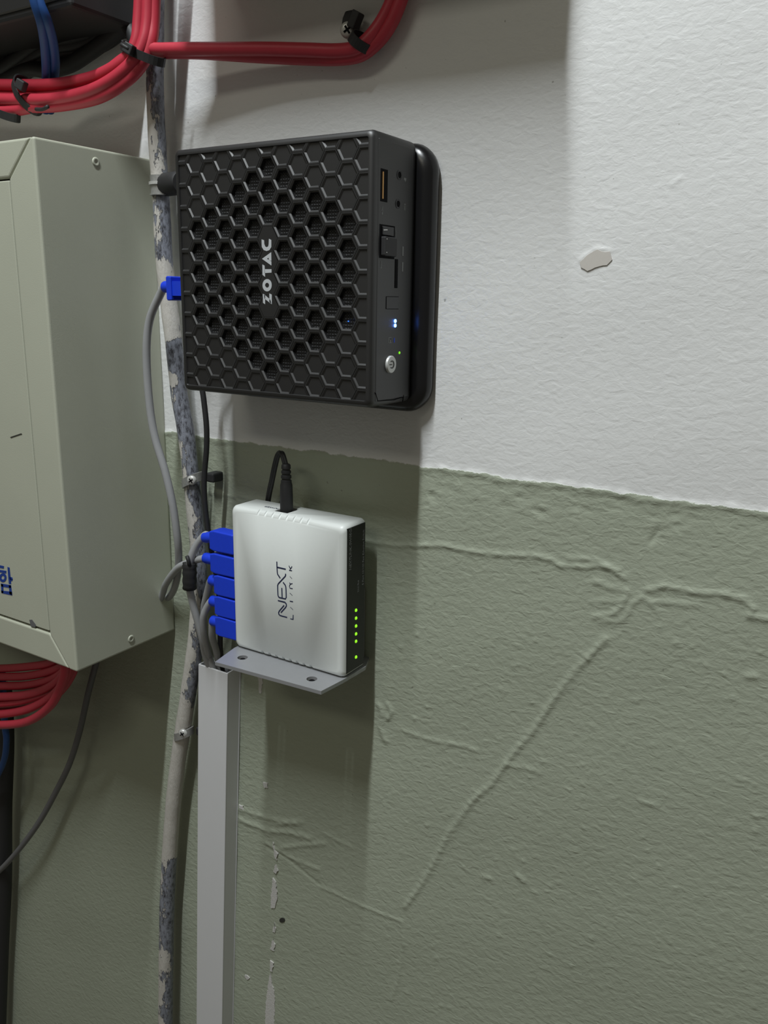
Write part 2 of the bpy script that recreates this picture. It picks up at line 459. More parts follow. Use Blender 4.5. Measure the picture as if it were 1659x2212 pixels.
# ------------------------------------------------------------------ wall cabinet (left)
CX, CY, CT, CB = -0.1952, -0.1246, 0.1036, -0.359
cab = empty('wall_cabinet', 'pale grey-green metal wall cabinet with a blue printed door at the left', 'cabinet', (-0.42, 0, CB))
cab_loc = Vector(cab.location)
def cabbuild(mb, name, m, parent=None, **kw):
    mb.v = [(x - cab_loc.x, y - cab_loc.y, z - cab_loc.z) for x, y, z in mb.v]
    return mb.build(name, m, parent or cab, **kw)
XL = -0.645
SX, ST, SB = -0.2312, 0.0738, -0.3287     # door opening
o = cabbuild(MB().box(XL, CX - .0004, CY + 0.006, 0.0, CB + .0003, CT - .0003), 'body', M['cab']); bevel(o, 0.001, 2)
g = 0.0006
def bar(poly, name='door_frame', depth=.012, bev=.0022, y=CY):
    mb = MB(); mb.prism([(x, y, z) for x, z in poly], (0, depth, 0))
    o = cabbuild(mb, name, M['cab']); bevel(o, bev, 3); return o
bar([(SX, SB), (SX, ST), (CX - .004, CT), (CX, CT), (CX, CB), (CX - .011, CB)], 'side_panel', -CY - .0005, .0030)
bar([(SX - g, ST + g), (CX - .004 - g, CT), (XL, CT), (XL + .036, ST + g)], y=CY + .0004)
bar([(SX - g, SB), (CX - .011 - g, CB), (XL, CB), (XL + .036, SB)], y=CY + .0004)
bar([(XL + .036, SB), (XL + .036, ST), (XL, CT), (XL, CB)])
door = cabbuild(MB().box(XL + .037, SX - 0.0012, CY + 0.0008, CY + 0.005, SB + .002, ST - .001), 'door', M['cab']); bevel(door, 0.0009, 2)
cabbuild(MB().box(XL + .03, SX + .004, CY + 0.0046, CY + 0.0065, SB - .004, ST + .004), 'door_gap', M['cabdark'])
# printed blue characters on the door
mb = MB(); yd = CY + 0.0007
def zp6(pts): return [at(x / 9.217, 1180 + y / 9.217, yd) for x, y in pts]
for poly in ([(20, 740), (220, 775), (222, 832), (25, 800)], [(22, 880), (240, 905), (245, 978), (32, 930)],
             [(20, 745), (66, 760), (72, 930), (32, 930)], [(178, 775), (222, 780), (244, 975), (190, 950)],
             [(150, 412), (192, 425), (225, 750), (178, 748)], [(195, 608), (245, 620), (256, 665), (200, 662)], [(210, 650), (256, 655), (245, 690), (212, 690)],
             [(-60, 365), (80, 395), (78, 445), (-60, 415)], [(-60, 460), (128, 490), (124, 540), (-60, 505)]):
    mb.prism(zp6(poly), (0, -0.0002, 0))
ring = [(60 + 72 * math.cos(a * math.pi / 12), 625 + 90 * math.sin(a * math.pi / 12)) for a in range(24)]
ring2 = [(60 + 30 * math.cos(a * math.pi / 12), 625 + 38 * math.sin(a * math.pi / 12)) for a in range(24)]
for k in range(24):
    mb.prism(zp6([ring[k], ring[(k + 1) % 24], ring2[(k + 1) % 24], ring2[k]]), (0, -0.0002, 0))
door_loc = Vector((0, 0, 0))
cabbuild(mb, 'printed_lettering', M['cabblue'], door)
mb = MB(); mb.prism(zp6([(585, 1465), (640, 1460), (715, 1560), (705, 1612), (620, 1600)]), (0, -0.0002, 0)); cabbuild(mb, 'paint_chip', M['greydark'], door)
mb = MB(); mb.prism([at(x, y, yd) for x, y in [(22, 944), (46, 936), (48, 938), (24, 946)]], (0, -0.0002, 0)); cabbuild(mb, 'scratch', M['cabdark'], door)
for px, py in ((207, 350), (283, 1380)):
    c = at(px, py, CX, 0)
    mb = MB(); mb.lathe([(.0042, -.0003), (.0034, .0007), (.0024, .0009), (.0012, .0002), (.0001, 0)], c, (1, 0, 0), 20)
    cabbuild(mb, 'weld_dimple', M['cab'], smooth=True)
# ------------------------------------------------------------------ mini PC
W = 0.094
pc = empty('mini_computer', 'black square mini computer with hexagon grille mounted on the wall', 'computer', (0, 0, -W))
def pb(mb, name, m, parent=None, **kw):
    mb.v = [(x, y, z + W) for x, y, z in mb.v]
    return mb.build(name, m, parent or pc, **kw)
OP = 0.0893
mb = MB()
rr_stack(mb, [(-0.0170, W - .003, W - .003, .004), (-0.0180, W - .0005, W - .0005, .005), (-0.0195, W, W, .005), (-0.0690, W, W, .005), (-0.0722, W - .0008, W - .0008, .0045),
              (-0.0736, W - .0020, W - .0020, .004), (-0.0741, W - .0036, W - .0036, .003), (-0.0741, OP, OP, .0015), (-0.0736, OP - .0004, OP - .0004, .001), (-0.0685, OP - .0004, OP - .0004, .001)], 5)
body = pb(mb, 'body', M['black'], auto=50)
# hexagon grille
R0 = 0.01645 / math.sqrt(3)         # cell circumradius
CL = OP + 0.001
def hexa(cx, cz, rad, y):
    return [(max(-CL, min(CL, cx + rad * math.cos(math.radians(60 * k)))), y, max(-CL, min(CL, cz + rad * math.sin(math.radians(60 * k))))) for k in range(6)]
gm = MB(); vm = MB()
YF = -0.0737
for k in range(-6, 7):
    for n in range(-6, 7):
        cx = 0.0144 * k * 0.9965
        cz = (0.00945 if k % 2 == 0 else 0.00945 - 0.008225) + 0.01645 * n - (0.0007 if k % 2 else 0)
        if abs(cz) > 0.0965 or abs(cx) > 0.096: continue
        if k == 0 and -0.03 < cz < 0.03:
            gm.loft([hexa(cx, cz, R0 * 1.01, YF), hexa(cx, cz, 1e-5, YF)], False, False); continue
        lo_ = [hexa(cx, cz, R0 * 1.01, YF), hexa(cx, cz, R0 * 0.875, YF), hexa(cx, cz, R0 * 0.735, YF + .0009)]
        if abs(cz) + .5 * abs(cx) < 0.0770 and abs(cx) < .075:
            lo_ += [hexa(cx, cz, R0 * 0.725, YF + .0036)]
            gm.loft(lo_, False, False)
            vm.loft([hexa(cx, cz, R0 * .80, YF + .0036), hexa(cx, cz, 1e-5, YF + .0036)], False, False)
        else:
            lo_ += [hexa(cx, cz, R0 * 0.730, YF + .0010), hexa(cx, cz, 1e-5, YF + .0010)]
            gm.loft(lo_, False, False)
pb(gm, 'hexagon_grille', M['black'], body)
pb(vm, 'vent_mesh', M['vent'], body)
c = at(752, 694, YF + .003)
gl = MB(); gl.lathe([(.0004, -.0006), (.0004, .0), (.0001, .0003)], c, (0, -1, 0), 8); pb(gl, 'inner_light', emit('inner_blue_light', (.03, .2, 1), 1.6), body)
# lettering
mb = MB(); yl = -0.07375
def zp3(pts): return [at(540 + x / 11.06, 490 + y / 11.06, yl) for x, y in pts]
def fan(a, c):
    """quads between two equally long outlines"""
    for i in range(len(a) - 1):
        mb.prism(zp3([a[i], a[i + 1], c[i + 1], c[i]]), (0, -0.0002, 0))
fan([(280, 300), (285, 480), (330, 555), (400, 580), (470, 555), (513, 480), (513, 315)], [(340, 322), (345, 415), (365, 470), (400, 490), (440, 465), (450, 410), (455, 287)])
for poly in ([(290, 765), (510, 605), (450, 738), (408, 765)], [(510, 605), (515, 812), (455, 800), (450, 738)], [(290, 765), (408, 765), (515, 830), (515, 925)],
             [(300, 900), (352, 930), (365, 1195), (303, 1150)], [(352, 1012), (518, 1012), (518, 1095), (352, 1105)],
             [(310, 1600), (365, 1630), (365, 1850), (315, 1815)], [(465, 1593), (523, 1620), (525, 1850), (470, 1800)], [(340, 1615), (490, 1745), (515, 1845), (350, 1715)]):
    mb.prism(zp3(poly), (0, -0.0002, 0))
oe = [(412 + 110 * math.cos(a * math.pi / 12), 1396 + 148 * math.sin(a * math.pi / 12)) for a in range(25)]
ie = [(412 + 48 * math.cos(a * math.pi / 12), 1396 + 58 * math.sin(a * math.pi / 12)) for a in range(25)]
fan(oe, ie)
pb(mb, 'logo_lettering', M['silver'], body)
# mounting base
mb = MB()
rr_stack(mb, [(0.0, .0985, .0965, .019), (-.003, .1015, .0988, .021), (-.0075, .1025, .0993, .0215), (-.012, .1015, .0985, .021), (-.0152, .0985, .0955, .019), (-.0165, .0945, .092, .017), (-.0172, .088, .086, .012)], 8, 0.0045, -0.0042)
pb(mb, 'mounting_base', M['blackgloss'], auto=70)
# side ports, on the face x = W
def sbox(yA, yB, zA, zB, name, m, parent=body, out=0.0003, inn=0.001, bev=0):
    o = pb(MB().box(W - inn, W + out, min(yA, yB), max(yA, yB), min(zA, zB), max(zA, zB)), name, m, parent)
    if bev: bevel(o, bev, 2)
    return o
def spx(px, py): return at(px, py, W, 0)
side = pb(MB().box(W - .001, W + .0004, -.0685, -.0212, -.0895, .0885), 'side_panel', M['black']); bevel(side, 0.0004, 2)
u = sbox(-.0662, -.0572, .0485, .0697, 'usb_port', M['void'], side, .0006)
sbox(-.0640, -.0632, .0503, .0678, 'contact', M['copper'], u, .0011)
for (py_, pz_) in ((-.0418, .0684), (-.0429, .0490)):
    mb = MB(); mb.lathe([(.0033, -.001), (.0033, .0006), (.0028, .0009), (.0022, .0009), (.0021, .0004)], (W, py_, pz_), (1, 0, 0), 24)
    pb(mb, 'audio_jack', M['blackgloss'], side, auto=40)
    mb = MB(); mb.lathe([(.0021, .0003), (.0021, .00055)], (W, py_, pz_), (1, 0, 0), 20); pb(mb, 'jack_hole', M['void'], side)
u = sbox(-.0665, -.0465, .0110, .0335, 'usb_port', M['void'], side, .0007)
sbox(-.0640, -.0490, .0265, .0325, 'usb_shell', M['blackgloss'], u, .0016, bev=.0004)
sbox(-.0645, -.0485, .0125, .0255, 'usb_dongle', M['blackmat'], u, .0042, bev=.0008)
for zz in (.0145, .0235, .0295):
    sbox(-.0632, -.0622, zz, zz + .0006, 'glint_pin', M['steel'], u, .0044)
sbox(-.0452, -.0448, .0135, .0305, 'panel_line', M['dimprint'], side, .0006)
sbox(-.0450, -.0412, -.0090, .0112, 'card_slot', M['void'], side, .0007)
w_ = sbox(-.0566, -.0388, -.0240, -.0150, 'infrared_window', M['void'], side, .00055)
sbox(-.0562, -.0392, -.0236, -.0154, 'window_lens', M['blackgloss'], w_, .0008)
for zz in (-.0325, -.0357):
    mb = MB(); mb.lathe([(.0013, 0), (.0013, .0008), (.0008, .0012), (.0001, .0013)], (W, -.0432, zz), (1, 0, 0), 14); pb(mb, 'blue_light', M['ledblue'], side, smooth=True)
sbox(-.0442, -.0436, -.0480, -.0447, 'disk_light', M['ledbluedim'], side, .0007)
# printed icons on the side
def icon(name, rects):
    ic = MB()
    for yA, yB, zA, zB in rects: ic.box(W, W + .0006, yA, yB, zA, zB)
    pb(ic, name, M['dimprint'], side)
icon('disk_icon', ((-.0520, -.0516, -.0482, -.0440), (-.0482, -.0478, -.0482, -.0440), (-.0516, -.0482, -.0444, -.0440), (-.0516, -.0482, -.0482, -.0478), (-.0505, -.0490, -.0478, -.0460)))
icon('light_mark', ((-.0523, -.0517, -.0320, -.0316),))
icon('light_mark', ((-.0523, -.0519, -.0358, -.0352),))
icon('microphone_icon', ((-.0345, -.0320, .0658, .0674), (-.0338, -.0327, .0650, .0659)))
icon('headphone_icon', ((-.0340, -.0318, .0495, .0500), (-.0338, -.0333, .0455, .0496), (-.0325, -.0320, .0455, .0496)))
icon('usb_icon', ((-.0635, -.0630, .0400, .0455), (-.0640, -.0626, .0425, .0430)))
icon('usb_icon', ((-.0640, -.0634, .0040, .0090), (-.0645, -.0630, .0060, .0064)))
icon('card_mark', ((-.0352, -.0335, .0140, .0205),))
icon('card_mark', ((-.0352, -.0335, .0030, .0095),))
mb = MB(); mb.lathe([(.0010, 0), (.0010, .0007), (.0005, .0011), (.0001, .0011)], (W, -.0362, -.0558), (1, 0, 0), 12)
pb(mb, 'green_light', M['ledgreen'], side, smooth=True)
mb = MB(); mb.lathe([(.0064, 0), (.0064, .0018), (.0060, .0023), (.0050, .0024), (.0001, .0022)], (W, -.0496, -.0637), (1, 0, 0), 32)
btn = pb(mb, 'power_button', M['button'], side, auto=45)
mb = MB()
arc = [(W + .0025, -.0496 + .0026 * math.cos(a), -.0637 + .0026 * math.sin(a)) for a in [math.radians(t) for t in range(-130, 131, 13)]]
stroke(mb, arc, .0007, (1, 0, 0), .0002)
stroke(mb, [(W + .0025, -.0530, -.0637), (W + .0025, -.0496, -.0637)], .0007, (1, 0, 0), .0002)
pb(mb, 'power_symbol', M['panel'], btn)
mb = MB(); stroke(mb, [spx(810, 848), spx(815, 866), spx(850, 864), spx(868, 858)], .0005, (1, 0, 0), .0006); stroke(mb, [spx(871, 853), spx(869, 868)], .0005, (1, 0, 0), .0006)
pb(mb, 'panel_groove', M['void'], side)
# base screws seen below? rear network socket on the left face
pb(MB().box(-W - .0006, -W + .002, -.060, -.036, -.022, .000), 'network_socket', M['void'], body)

# ------------------------------------------------------------------ network switch
SX0, SX1, SY0, SY1, SZ0, SZ1 = -.0670, .0550, -.0503, -.0185, -.3285, -.1945
scx, scz, shx, shz = (SX0 + SX1) / 2, (SZ0 + SZ1) / 2, (SX1 - SX0) / 2, (SZ1 - SZ0) / 2
sw = empty('network_switch', 'small white network switch with navy lettering standing on the metal bracket', 'network switch', (scx, (SY0 + SY1) / 2, SZ0))
sl = Vector(sw.location)
def swb(mb, name, m, parent=None, **kw):
    mb.v = [(x - sl.x, y - sl.y, z - sl.z) for x, y, z in mb.v]
    return mb.build(name, m, parent or sw, **kw)
mb = MB()
rr_stack(mb, [(SY1, shx - .001, shz - .001, .004), (SY1 - .001, shx, shz, .005), (SY0 + .0048, shx, shz, .005), (SY0 + .0030, shx - .0005, shz - .0006, .005), (SY0 + .0015, shx - .0014, shz - .0016, .005),
              (SY0 + .0005, shx - .0026, shz - .0030, .0045), (SY0, shx - .0048, shz - .0050, .004)], 6, scx, scz)
sbody = swb(mb, 'housing', M['switch'], auto=60)
cut = MB()
for i in range(8):
    t = i / 7
    c = at(560 + 107 * t, 1109 + 21.5 * t, SY0 + .002)
    cut.lathe([(.0011, -.006), (.0011, .006)], (c.x, SY0 + .0018, SZ1 - .0018), (0, 1, 1), 10)
    c = at(568 + 104 * t, 1410 + 27 * t, SY0 + .001)
    cut.lathe([(.0016, -.006), (.0016, .006)], (c.x, SY0 + .0008, SZ0 + .0022), (0, 1, -1), 10)
cut.box(-.0225, -.0085, -.0435, -.0260, SZ1 - .010, SZ1 + .004)
cut.v = [(x - sl.x, y - sl.y, z - sl.z) for x, y, z in cut.v]
co_ = link('cutter', cut.mesh('cutter'), None, sw, False)
md = sbody.modifiers.new('cut', 'BOOLEAN'); md.object = co_; md.operation = 'DIFFERENCE'; md.solver = 'EXACT'
bpy.context.view_layer.update()
dg = bpy.context.evaluated_depsgraph_get()
nm = bpy.data.meshes.new_from_object(sbody.evaluated_get(dg))
sbody.modifiers.clear(); sbody.data = nm
bpy.data.objects.remove(co_)
for p in nm.polygons: p.use_smooth = True
nm.set_sharp_from_angle(angle=math.radians(50))
swb(MB().box(-.0222, -.0088, -.0432, -.0263, SZ1 - .0095, SZ1 - .0035), 'power_jack', M['void'], sbody)
sp = swb(MB().box(SX1 - .001, SX1 + .0004, SY0 + .0042, SY1 - .0012, SZ0 + .0035, SZ1 - .0030), 'indicator_panel', M['panel'])
bevel(sp, .0003, 1)
for px, py in ((768, 1318), (768, 1335), (768, 1352), (768, 1369), (768, 1385), (768, 1419)):
    c = at(px, py, SX1, 0)
    mb = MB(); mb.lathe([(.0015, 0), (.0015, .0006), (.0010, .0012), (.0001, .0013)], c, (1, 0, 0), 14)
    swb(mb, 'indicator_light', M['led'], sp, smooth=True)
swb(MB().box(SX0 - .0004, SX0 + .001, SY0 + .0050, SY1 - .002, SZ0 + .006, SZ1 - .014), 'port_panel', M['panel'])
mb = MB()
def zp4(pts): return [at(580 + x / 13.01, 1190 + y / 13.01, SY0 - .00002) for x, y in pts]
for pts, wd in (([(525, 1870), (400, 1838), (320, 1812), (290, 1775), (285, 1735), (305, 1690), (440, 1530)], 1), ([(350, 1735), (485, 1585), (505, 1540), (500, 1490), (460, 1443), (265, 1395)], 1),
                ([(480, 640), (484, 680), (470, 715), (275, 925), (260, 970), (262, 1100), (268, 1240), (280, 1285), (310, 1312), (480, 1350), (500, 1300), (495, 1100), (488, 1010), (470, 960), (410, 880)], 1),
                ([(375, 1040), (385, 1310)], 1), ([(332, 768), (258, 655), (248, 600), (240, 460), (235, 300)], 1), ([(250, 460), (487, 515)], 1.1),
                ([(580, 545), (662, 555)], .75), ([(578, 415), (590, 455), (628, 500)], .65), ([(655, 428), (655, 460), (612, 505), (612, 548)], .65),
                ([(680, 1060), (605, 1048), (588, 1000), (600, 955), (630, 928), (675, 915)], .65), ([(590, 895), (625, 932)], .65),
                ([(600, 1410), (690, 1430)], .8), ([(615, 1908), (690, 1925), (695, 1800)], .7),
                ([(600, 715), (660, 780)], .3), ([(600, 1180), (672, 1252)], .3), ([(613, 1578), (690, 1655)], .3)):
    stroke(mb, zp4(pts), .0011 * wd, (0, -1, 0), .00015)
swb(mb, 'logo_lettering', M['navy'], sbody)
def text(body_, size, mtx, name, m, parent):
    cu = bpy.data.curves.new(name, 'FONT'); cu.body = body_; cu.size = size; cu.extrude = .00005; cu.resolution_u = 2
    to = bpy.data.objects.new('tmp_text', cu); SC.collection.objects.link(to)
    bpy.context.view_layer.update()
    me = bpy.data.meshes.new_from_object(to.evaluated_get(bpy.context.evaluated_depsgraph_get()))
    bpy.data.objects.remove(to)
    me.transform(Matrix.Translation(-sl) @ mtx)
    return link(name, me, m, parent, False)
# printed words: on the top face (upside down for the viewer) and up the dark panel
text('POWER', .0046, Matrix.Translation((-.0235, -.0345, SZ1 + .0001)) @ Matrix.Rotation(math.pi, 4, 'Z'), 'printed_word', M['navy'], sbody)
def sidetext(t, size, y, z): text(t, size, Matrix(((0, 0, 1, SX1 + .0005), (0, 1, 0, y), (1, 0, 0, z), (0, 0, 0, 1))) @ Matrix.Scale(-1, 4, (0, 1, 0)) if False else Matrix(((0, 0, 1, SX1 + .0005), (0, -1, 0, y), (1, 0, 0, z), (0, 0, 0, 1))), 'printed_word', M['dimprint'], sp)
M['dimprint2'] = M['dimprint']
sidetext('NEXTLINK-SW05GS', .0042, -.0405, -.2335)
sidetext('5 Port 10/100 Fast Ethernet Switch', .0034, -.0215, -.2520)
sidetext('Link/Act', .0030, -.0290, -.2560)

# ------------------------------------------------------------------ bracket below the switch
br = empty('shelf_bracket', 'grey metal angle bracket with two holes holding the white switch', 'bracket', (0, 0, SZ0))
bt = SZ0 - .0002
poly = [(-.0655, 0), (-.0655, -.0520), (-.0590, -.0840), (.0515, -.0775), (.0545, -.0500), (.0560, -.018), (.0535, -.012), (.048, 0)]
mb = MB(); mb.prism([(x, y, bt - SZ0) for x, y in poly], (0, 0, -.0032))
cut = MB(); cut.lathe([(.0046, -.01), (.0046, .01)], (-.0451, -.0636, 0), (0, 0, 1), 20); cut.lathe([(.0046, -.01), (.0046, .01)], (.0317, -.0636, 0), (0, 0, 1), 20)
po = mb.build('plate', M['bracket'], br)
co_ = link('cutter', cut.mesh('cutter'), None, br, False)
md = po.modifiers.new('cut', 'BOOLEAN'); md.object = co_; md.operation = 'DIFFERENCE'; md.solver = 'EXACT'
bpy.context.view_layer.update()
nm = bpy.data.meshes.new_from_object(po.evaluated_get(bpy.context.evaluated_depsgraph_get()))
po.modifiers.clear(); po.data = nm; bpy.data.objects.remove(co_)
fl = MB().box(-.0600, .0440, -.0035, -.0010, -.003, .066).build('wall_flange', M['bracket'], br); bevel(fl, .0006, 1)
for x in (-.0451, .0317):
    mb = MB(); mb.lathe([(.0030, -.0030), (.0030, -.0022), (.0022, -.0015), (.0001, -.0016)], (x, -.0636, 0), (0, 0, 1), 16)
    mb.build('darkened_hole_screw', M['void'], br, auto=40)  # screw head blackened: shade inside the hole put into its colour

# ------------------------------------------------------------------ power plug of the switch
pl = empty('power_plug', 'black barrel power plug and cord in the top of the white switch', 'power plug', (-.0160, -.0350, SZ1 - .003))
mb = MB()
pr = [(.0054, -.003), (.0056, .0), (.0056, .012), (.0053, .022), (.0046, .0245), (.0046, .0262), (.0038, .0266), (.0038, .0280), (.0045, .0284), (.0044, .0305), (.0036, .0309), (.0036, .0323), (.0043, .0327), (.0042, .0345), (.0034, .0349), (.0034, .0362), (.0041, .0366), (.0039, .0395), (.0030, .0405), (.0001, .0407)]
mb.lathe(pr, (0, 0, .003), (0, 0, 1), 24); mb.build('plug_body', M['blackmat'], pl, auto=40)
for dx in (-.0012, .0012):
    mb = MB()
    lp = pl.location
    P = catmull([Vector((dx, 0, .041))] + [at(*p) - lp + Vector((dx, 0, 0)) for p in ((611, 984, -.0335), (606, 977, -.0290), (600, 984, -.0245), (594, 1006, -.0205), (587, 1040, -.0165), (580, 1074, -.0135), (576, 1110, -.0110), (570, 1160, -.0090), (560, 1220, -.0080))], .003)
    mb.tube(P, .0016, 10); mb.build('cord', M['blackmat'], pl, smooth=True)

# ------------------------------------------------------------------ steel pipe with flaking paint
PIPE = [(337, -400), (336, -60), (335, 60), (335, 200), (341, 330), (348, 430), (354, 550), (364, 650), (376, 745), (387, 850), (401, 930), (413, 1030), (421, 1110), (428, 1180), (431, 1240), (429, 1310), (421, 1400), (408, 1490), (396, 1570), (384, 1650), (374, 1740), (366, 1850), (361, 1950), (359, 2060), (358, 2150), (357, 2300), (356, 2600)]
P = pxpath([(x, y, -.0185) for x, y in PIPE], .0028)
mb = MB()
mb.tube(P, .0078, 20, True, lambda t: .0074 + .0016 * t + .00018 * math.sin(t * 190) * math.sin(t * 71))
pipe = mb.build('steel_pipe', M['pipe'], None, smooth=True)
tag(pipe, 'thin bent steel pipe with flaking white paint running down the wall', 'pipe')
ys = [-100, 150, 260, 330, 400, 420, 560, 575, 725, 740, 800, 812, 826, 840, 950, 975, 1040, 1120, 1190, 1200, 1250, 1300, 1420, 1450, 1500, 1560, 1840, 1850, 1858, 2000, 2050, 2060, 2110, 2400]
pv = [.40, .42, .50, .53, .58, .42, .42, .75, .75, .28, .25, .62, .60, .28, .30, .44, .42, .50, .48, .36, .38, .48, .52, .50, .48, .78, .78, .76, .40, .34, .36, .56, .46, .46]
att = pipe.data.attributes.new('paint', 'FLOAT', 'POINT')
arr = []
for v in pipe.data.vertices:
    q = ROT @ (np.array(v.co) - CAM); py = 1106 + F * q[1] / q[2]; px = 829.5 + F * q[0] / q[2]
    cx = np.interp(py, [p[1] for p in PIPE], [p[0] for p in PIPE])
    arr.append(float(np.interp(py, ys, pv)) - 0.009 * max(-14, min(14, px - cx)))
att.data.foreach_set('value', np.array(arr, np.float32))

# pipe clamps
def screw(mb_parent, c, rad, name='screw', axis=(0.3, -1, 0)):
    ax = Vector(axis).normalized()
    mb = MB(); mb.lathe([(rad, 0), (rad, rad * .35), (rad * .8, rad * .6), (rad * .45, rad * .66), (.0001, rad * .68)], c, ax, 20)
    s = mb.build(name, M['steel'], mb_parent, auto=45)
    u = Vector((0, 0, 1)); v = ax.cross(u).normalized(); mb = MB()
    for a in (35, 125):
        dr = (u * math.cos(math.radians(a)) + v * math.sin(math.radians(a))) * rad * .55
        p = Vector(c) + ax * rad * .70
        stroke(mb, [p - dr, p + dr], rad * .26, ax, .0001)
    mb.build('cross_slot', M['void'], s)
    return s
def clamp(px, py, tilt, label, sc=1.0):
    c = at(px, py, -.0185)
    e = empty('pipe_clamp', label, 'pipe clamp', (0, 0, 0), 'small screwed clamps on the steel pipe')
    mb = MB(); n = 28; loops = []
    for j in range(n + 1):       # open strap around the front of the pipe
        a = math.radians(-100 + 250 * j / n)
        dx, dy = math.sin(a), -math.cos(a)
        z = c.z + dx * .010 * tilt
        q = []
        for rr, hz in ((.0092, -.0042), (.0106, -.0042), (.0106, .0042), (.0092, .0042)):
            q.append((c.x + dx * rr * sc, c.y + dy * rr * sc, z + hz))
        loops.append(q)
    mb.loft(loops); mb.build('strap', M['strap'], e)
    sx = c.x - .002 * sc
    screw(e, at(px - 2, py, c.y - .0125), .0045, axis=(.35, -1, 0))
    mb = MB().box(c.x + .012, c.x + .022, -.014, -.0, c.z - .001, c.z + .008); o = mb.build('anchor_block', M['blackmat'], e); bevel(o, .0015, 2)
    return e
clamp(417, 1037, .5, 'round screw clamp on the pipe beside the white-green paint line')
clamp(398, 1583, .5, 'round screw clamp low on the pipe beside the white duct')
# flat strap with rubber sleeve beside the mini PC
c = at(348, 402, -.0185)
e = empty('pipe_strap', 'flat steel strap holding the pipe beside the black mini computer', 'pipe clamp')
def band(z0_, z1_, r0, r1, name, m):
    mb = MB(); loops = []
    for j in range(31):
        a = math.radians(-110 + 215 * j / 30); dx, dy = math.sin(a), -math.cos(a)
        loops.append([(c.x + dx * r0, c.y + dy * r0, z0_), (c.x + dx * r1, c.y + dy * r1, z0_), (c.x + dx * r1, c.y + dy * r1, z1_), (c.x + dx * r0, c.y + dy * r0, z1_)])
    mb.loft(loops); return mb.build(name, m, e)
band(c.z - .0075, c.z + .0085, .0080, .0092, 'strap', M['strap'])
band(c.z + .0005, c.z + .0030, .0090, .0106, 'strap_rib', M['steel'])
band(c.z - .0082, c.z - .0070, .0085, .0100, 'strap_edge', M['strap'])
mb = MB(); mb.lathe([(.0085, -.002), (.0098, 0), (.0098, .020), (.0088, .022)], (c.x + .006, -.018, c.z + .001), (1, -.15, 0), 24)
mb.build('rubber_sleeve', M['blackmat'], e, auto=40)

# ------------------------------------------------------------------ cable duct
du = empty('cable_duct', 'white plastic cable duct running down the wall below the switch', 'cable duct', (-.125, 0, -.95))
tA = at(428, 1440, -.020); bA = at(424, 2212, -.020)
xl0, zl0 = tA.x, tA.z; slope = (bA.x - tA.x) / (bA.z - tA.z)
wdt = at(490, 1447, -.020).x - tA.x + .0005
def dx_(z): return xl0 + slope * (z - zl0)
ztop, zbot = zl0 + .0030, -0.95
def duct_piece(xa, xb, ya, yb, name, zt=None, par=du):
    zt = ztop if zt is None else zt
    mb = MB(); mb.loft([[(dx_(z) + xa + .125, ya, z + .95), (dx_(z) + xb + .125, ya, z + .95), (dx_(z) + xb + .125, yb, z + .95), (dx_(z) + xa + .125, yb, z + .95)] for z in (zbot, zt)])
    return mb.build(name, M['duct'], par)
o = duct_piece(0, wdt, -.0200, -.0184, 'cover'); bevel(o, .0008, 2)
duct_piece(0.0001, .0016, -.0186, -.0003, 'side_wall')
duct_piece(wdt - .0016, wdt - .0001, -.0186, -.0012, 'side_wall')
duct_piece(.0016, wdt - .0016, -.0016, -.0002, 'back_plate', ztop - .004)
o = duct_piece(-.0003, wdt + .0004, -.0014, -.0004, 'base_edge', ztop - .003)

# ------------------------------------------------------------------ network cables with blue plugs
NG = 'grey network cables with blue plugs'
def plug(parent, x1, y, z, ln=.0285, hz=.0098, rl=.013, rr=.0052, tilt=0.0):
    """blue boot pointing left from x1"""
    mb = MB()
    mb.loft([[(x, y + sy * .0074, z + sz * h) for sy, sz in ((-1, -1), (1, -1), (1, 1), (-1, 1))] for x, h in ((x1, hz * .96), (x1 - ln * .8, hz), (x1 - ln, hz * .86))])
    b = mb.build('plug_boot', M['blue'], parent); bevel(b, .0013, 3)
    mb = MB(); mb.lathe([(rr, -.003), (rr, rl * .75), (rr * .9, rl * .92), (rr * .55, rl)], (x1 - ln, y - .001, z + hz * .12), (-1, -.04, tilt), 20)
    mb.build('strain_relief', M['blue'], b, auto=40)
    return Vector((x1 - ln - rl * .9, y - .001, z + hz * .12))
def cable(name, path, rad, m, label=None, cat='cable', group=None, parent=None, step=.003):
    mb = MB(); mb.tube(catmull(path, step), rad, 12)
    o = mb.build(name, m, parent, smooth=True)
    if parent is None: tag(o, label, cat, group)
    return o
zc = [-.2325, -.2540, -.2745, -.2950, -.3150]
yp = -.0395
xs_ = [SX0 - .0010] * 5
labels = ['grey network cable from the topmost blue plug of the white switch', 'grey network cable from the second blue plug, running into the cabinet side',
          'grey network cable from the middle of the five blue plugs', 'grey network cable from the fourth blue plug down, bending into the duct',
          'grey network cable from the lowest blue plug, dropping into the duct']
def z4(x, y, d): return at(300 + x / 5.53, 1100 + y / 5.53, d)
inside = [(-.128, -.011, -.405), (-.128, -.009, -.47)]
ends = []
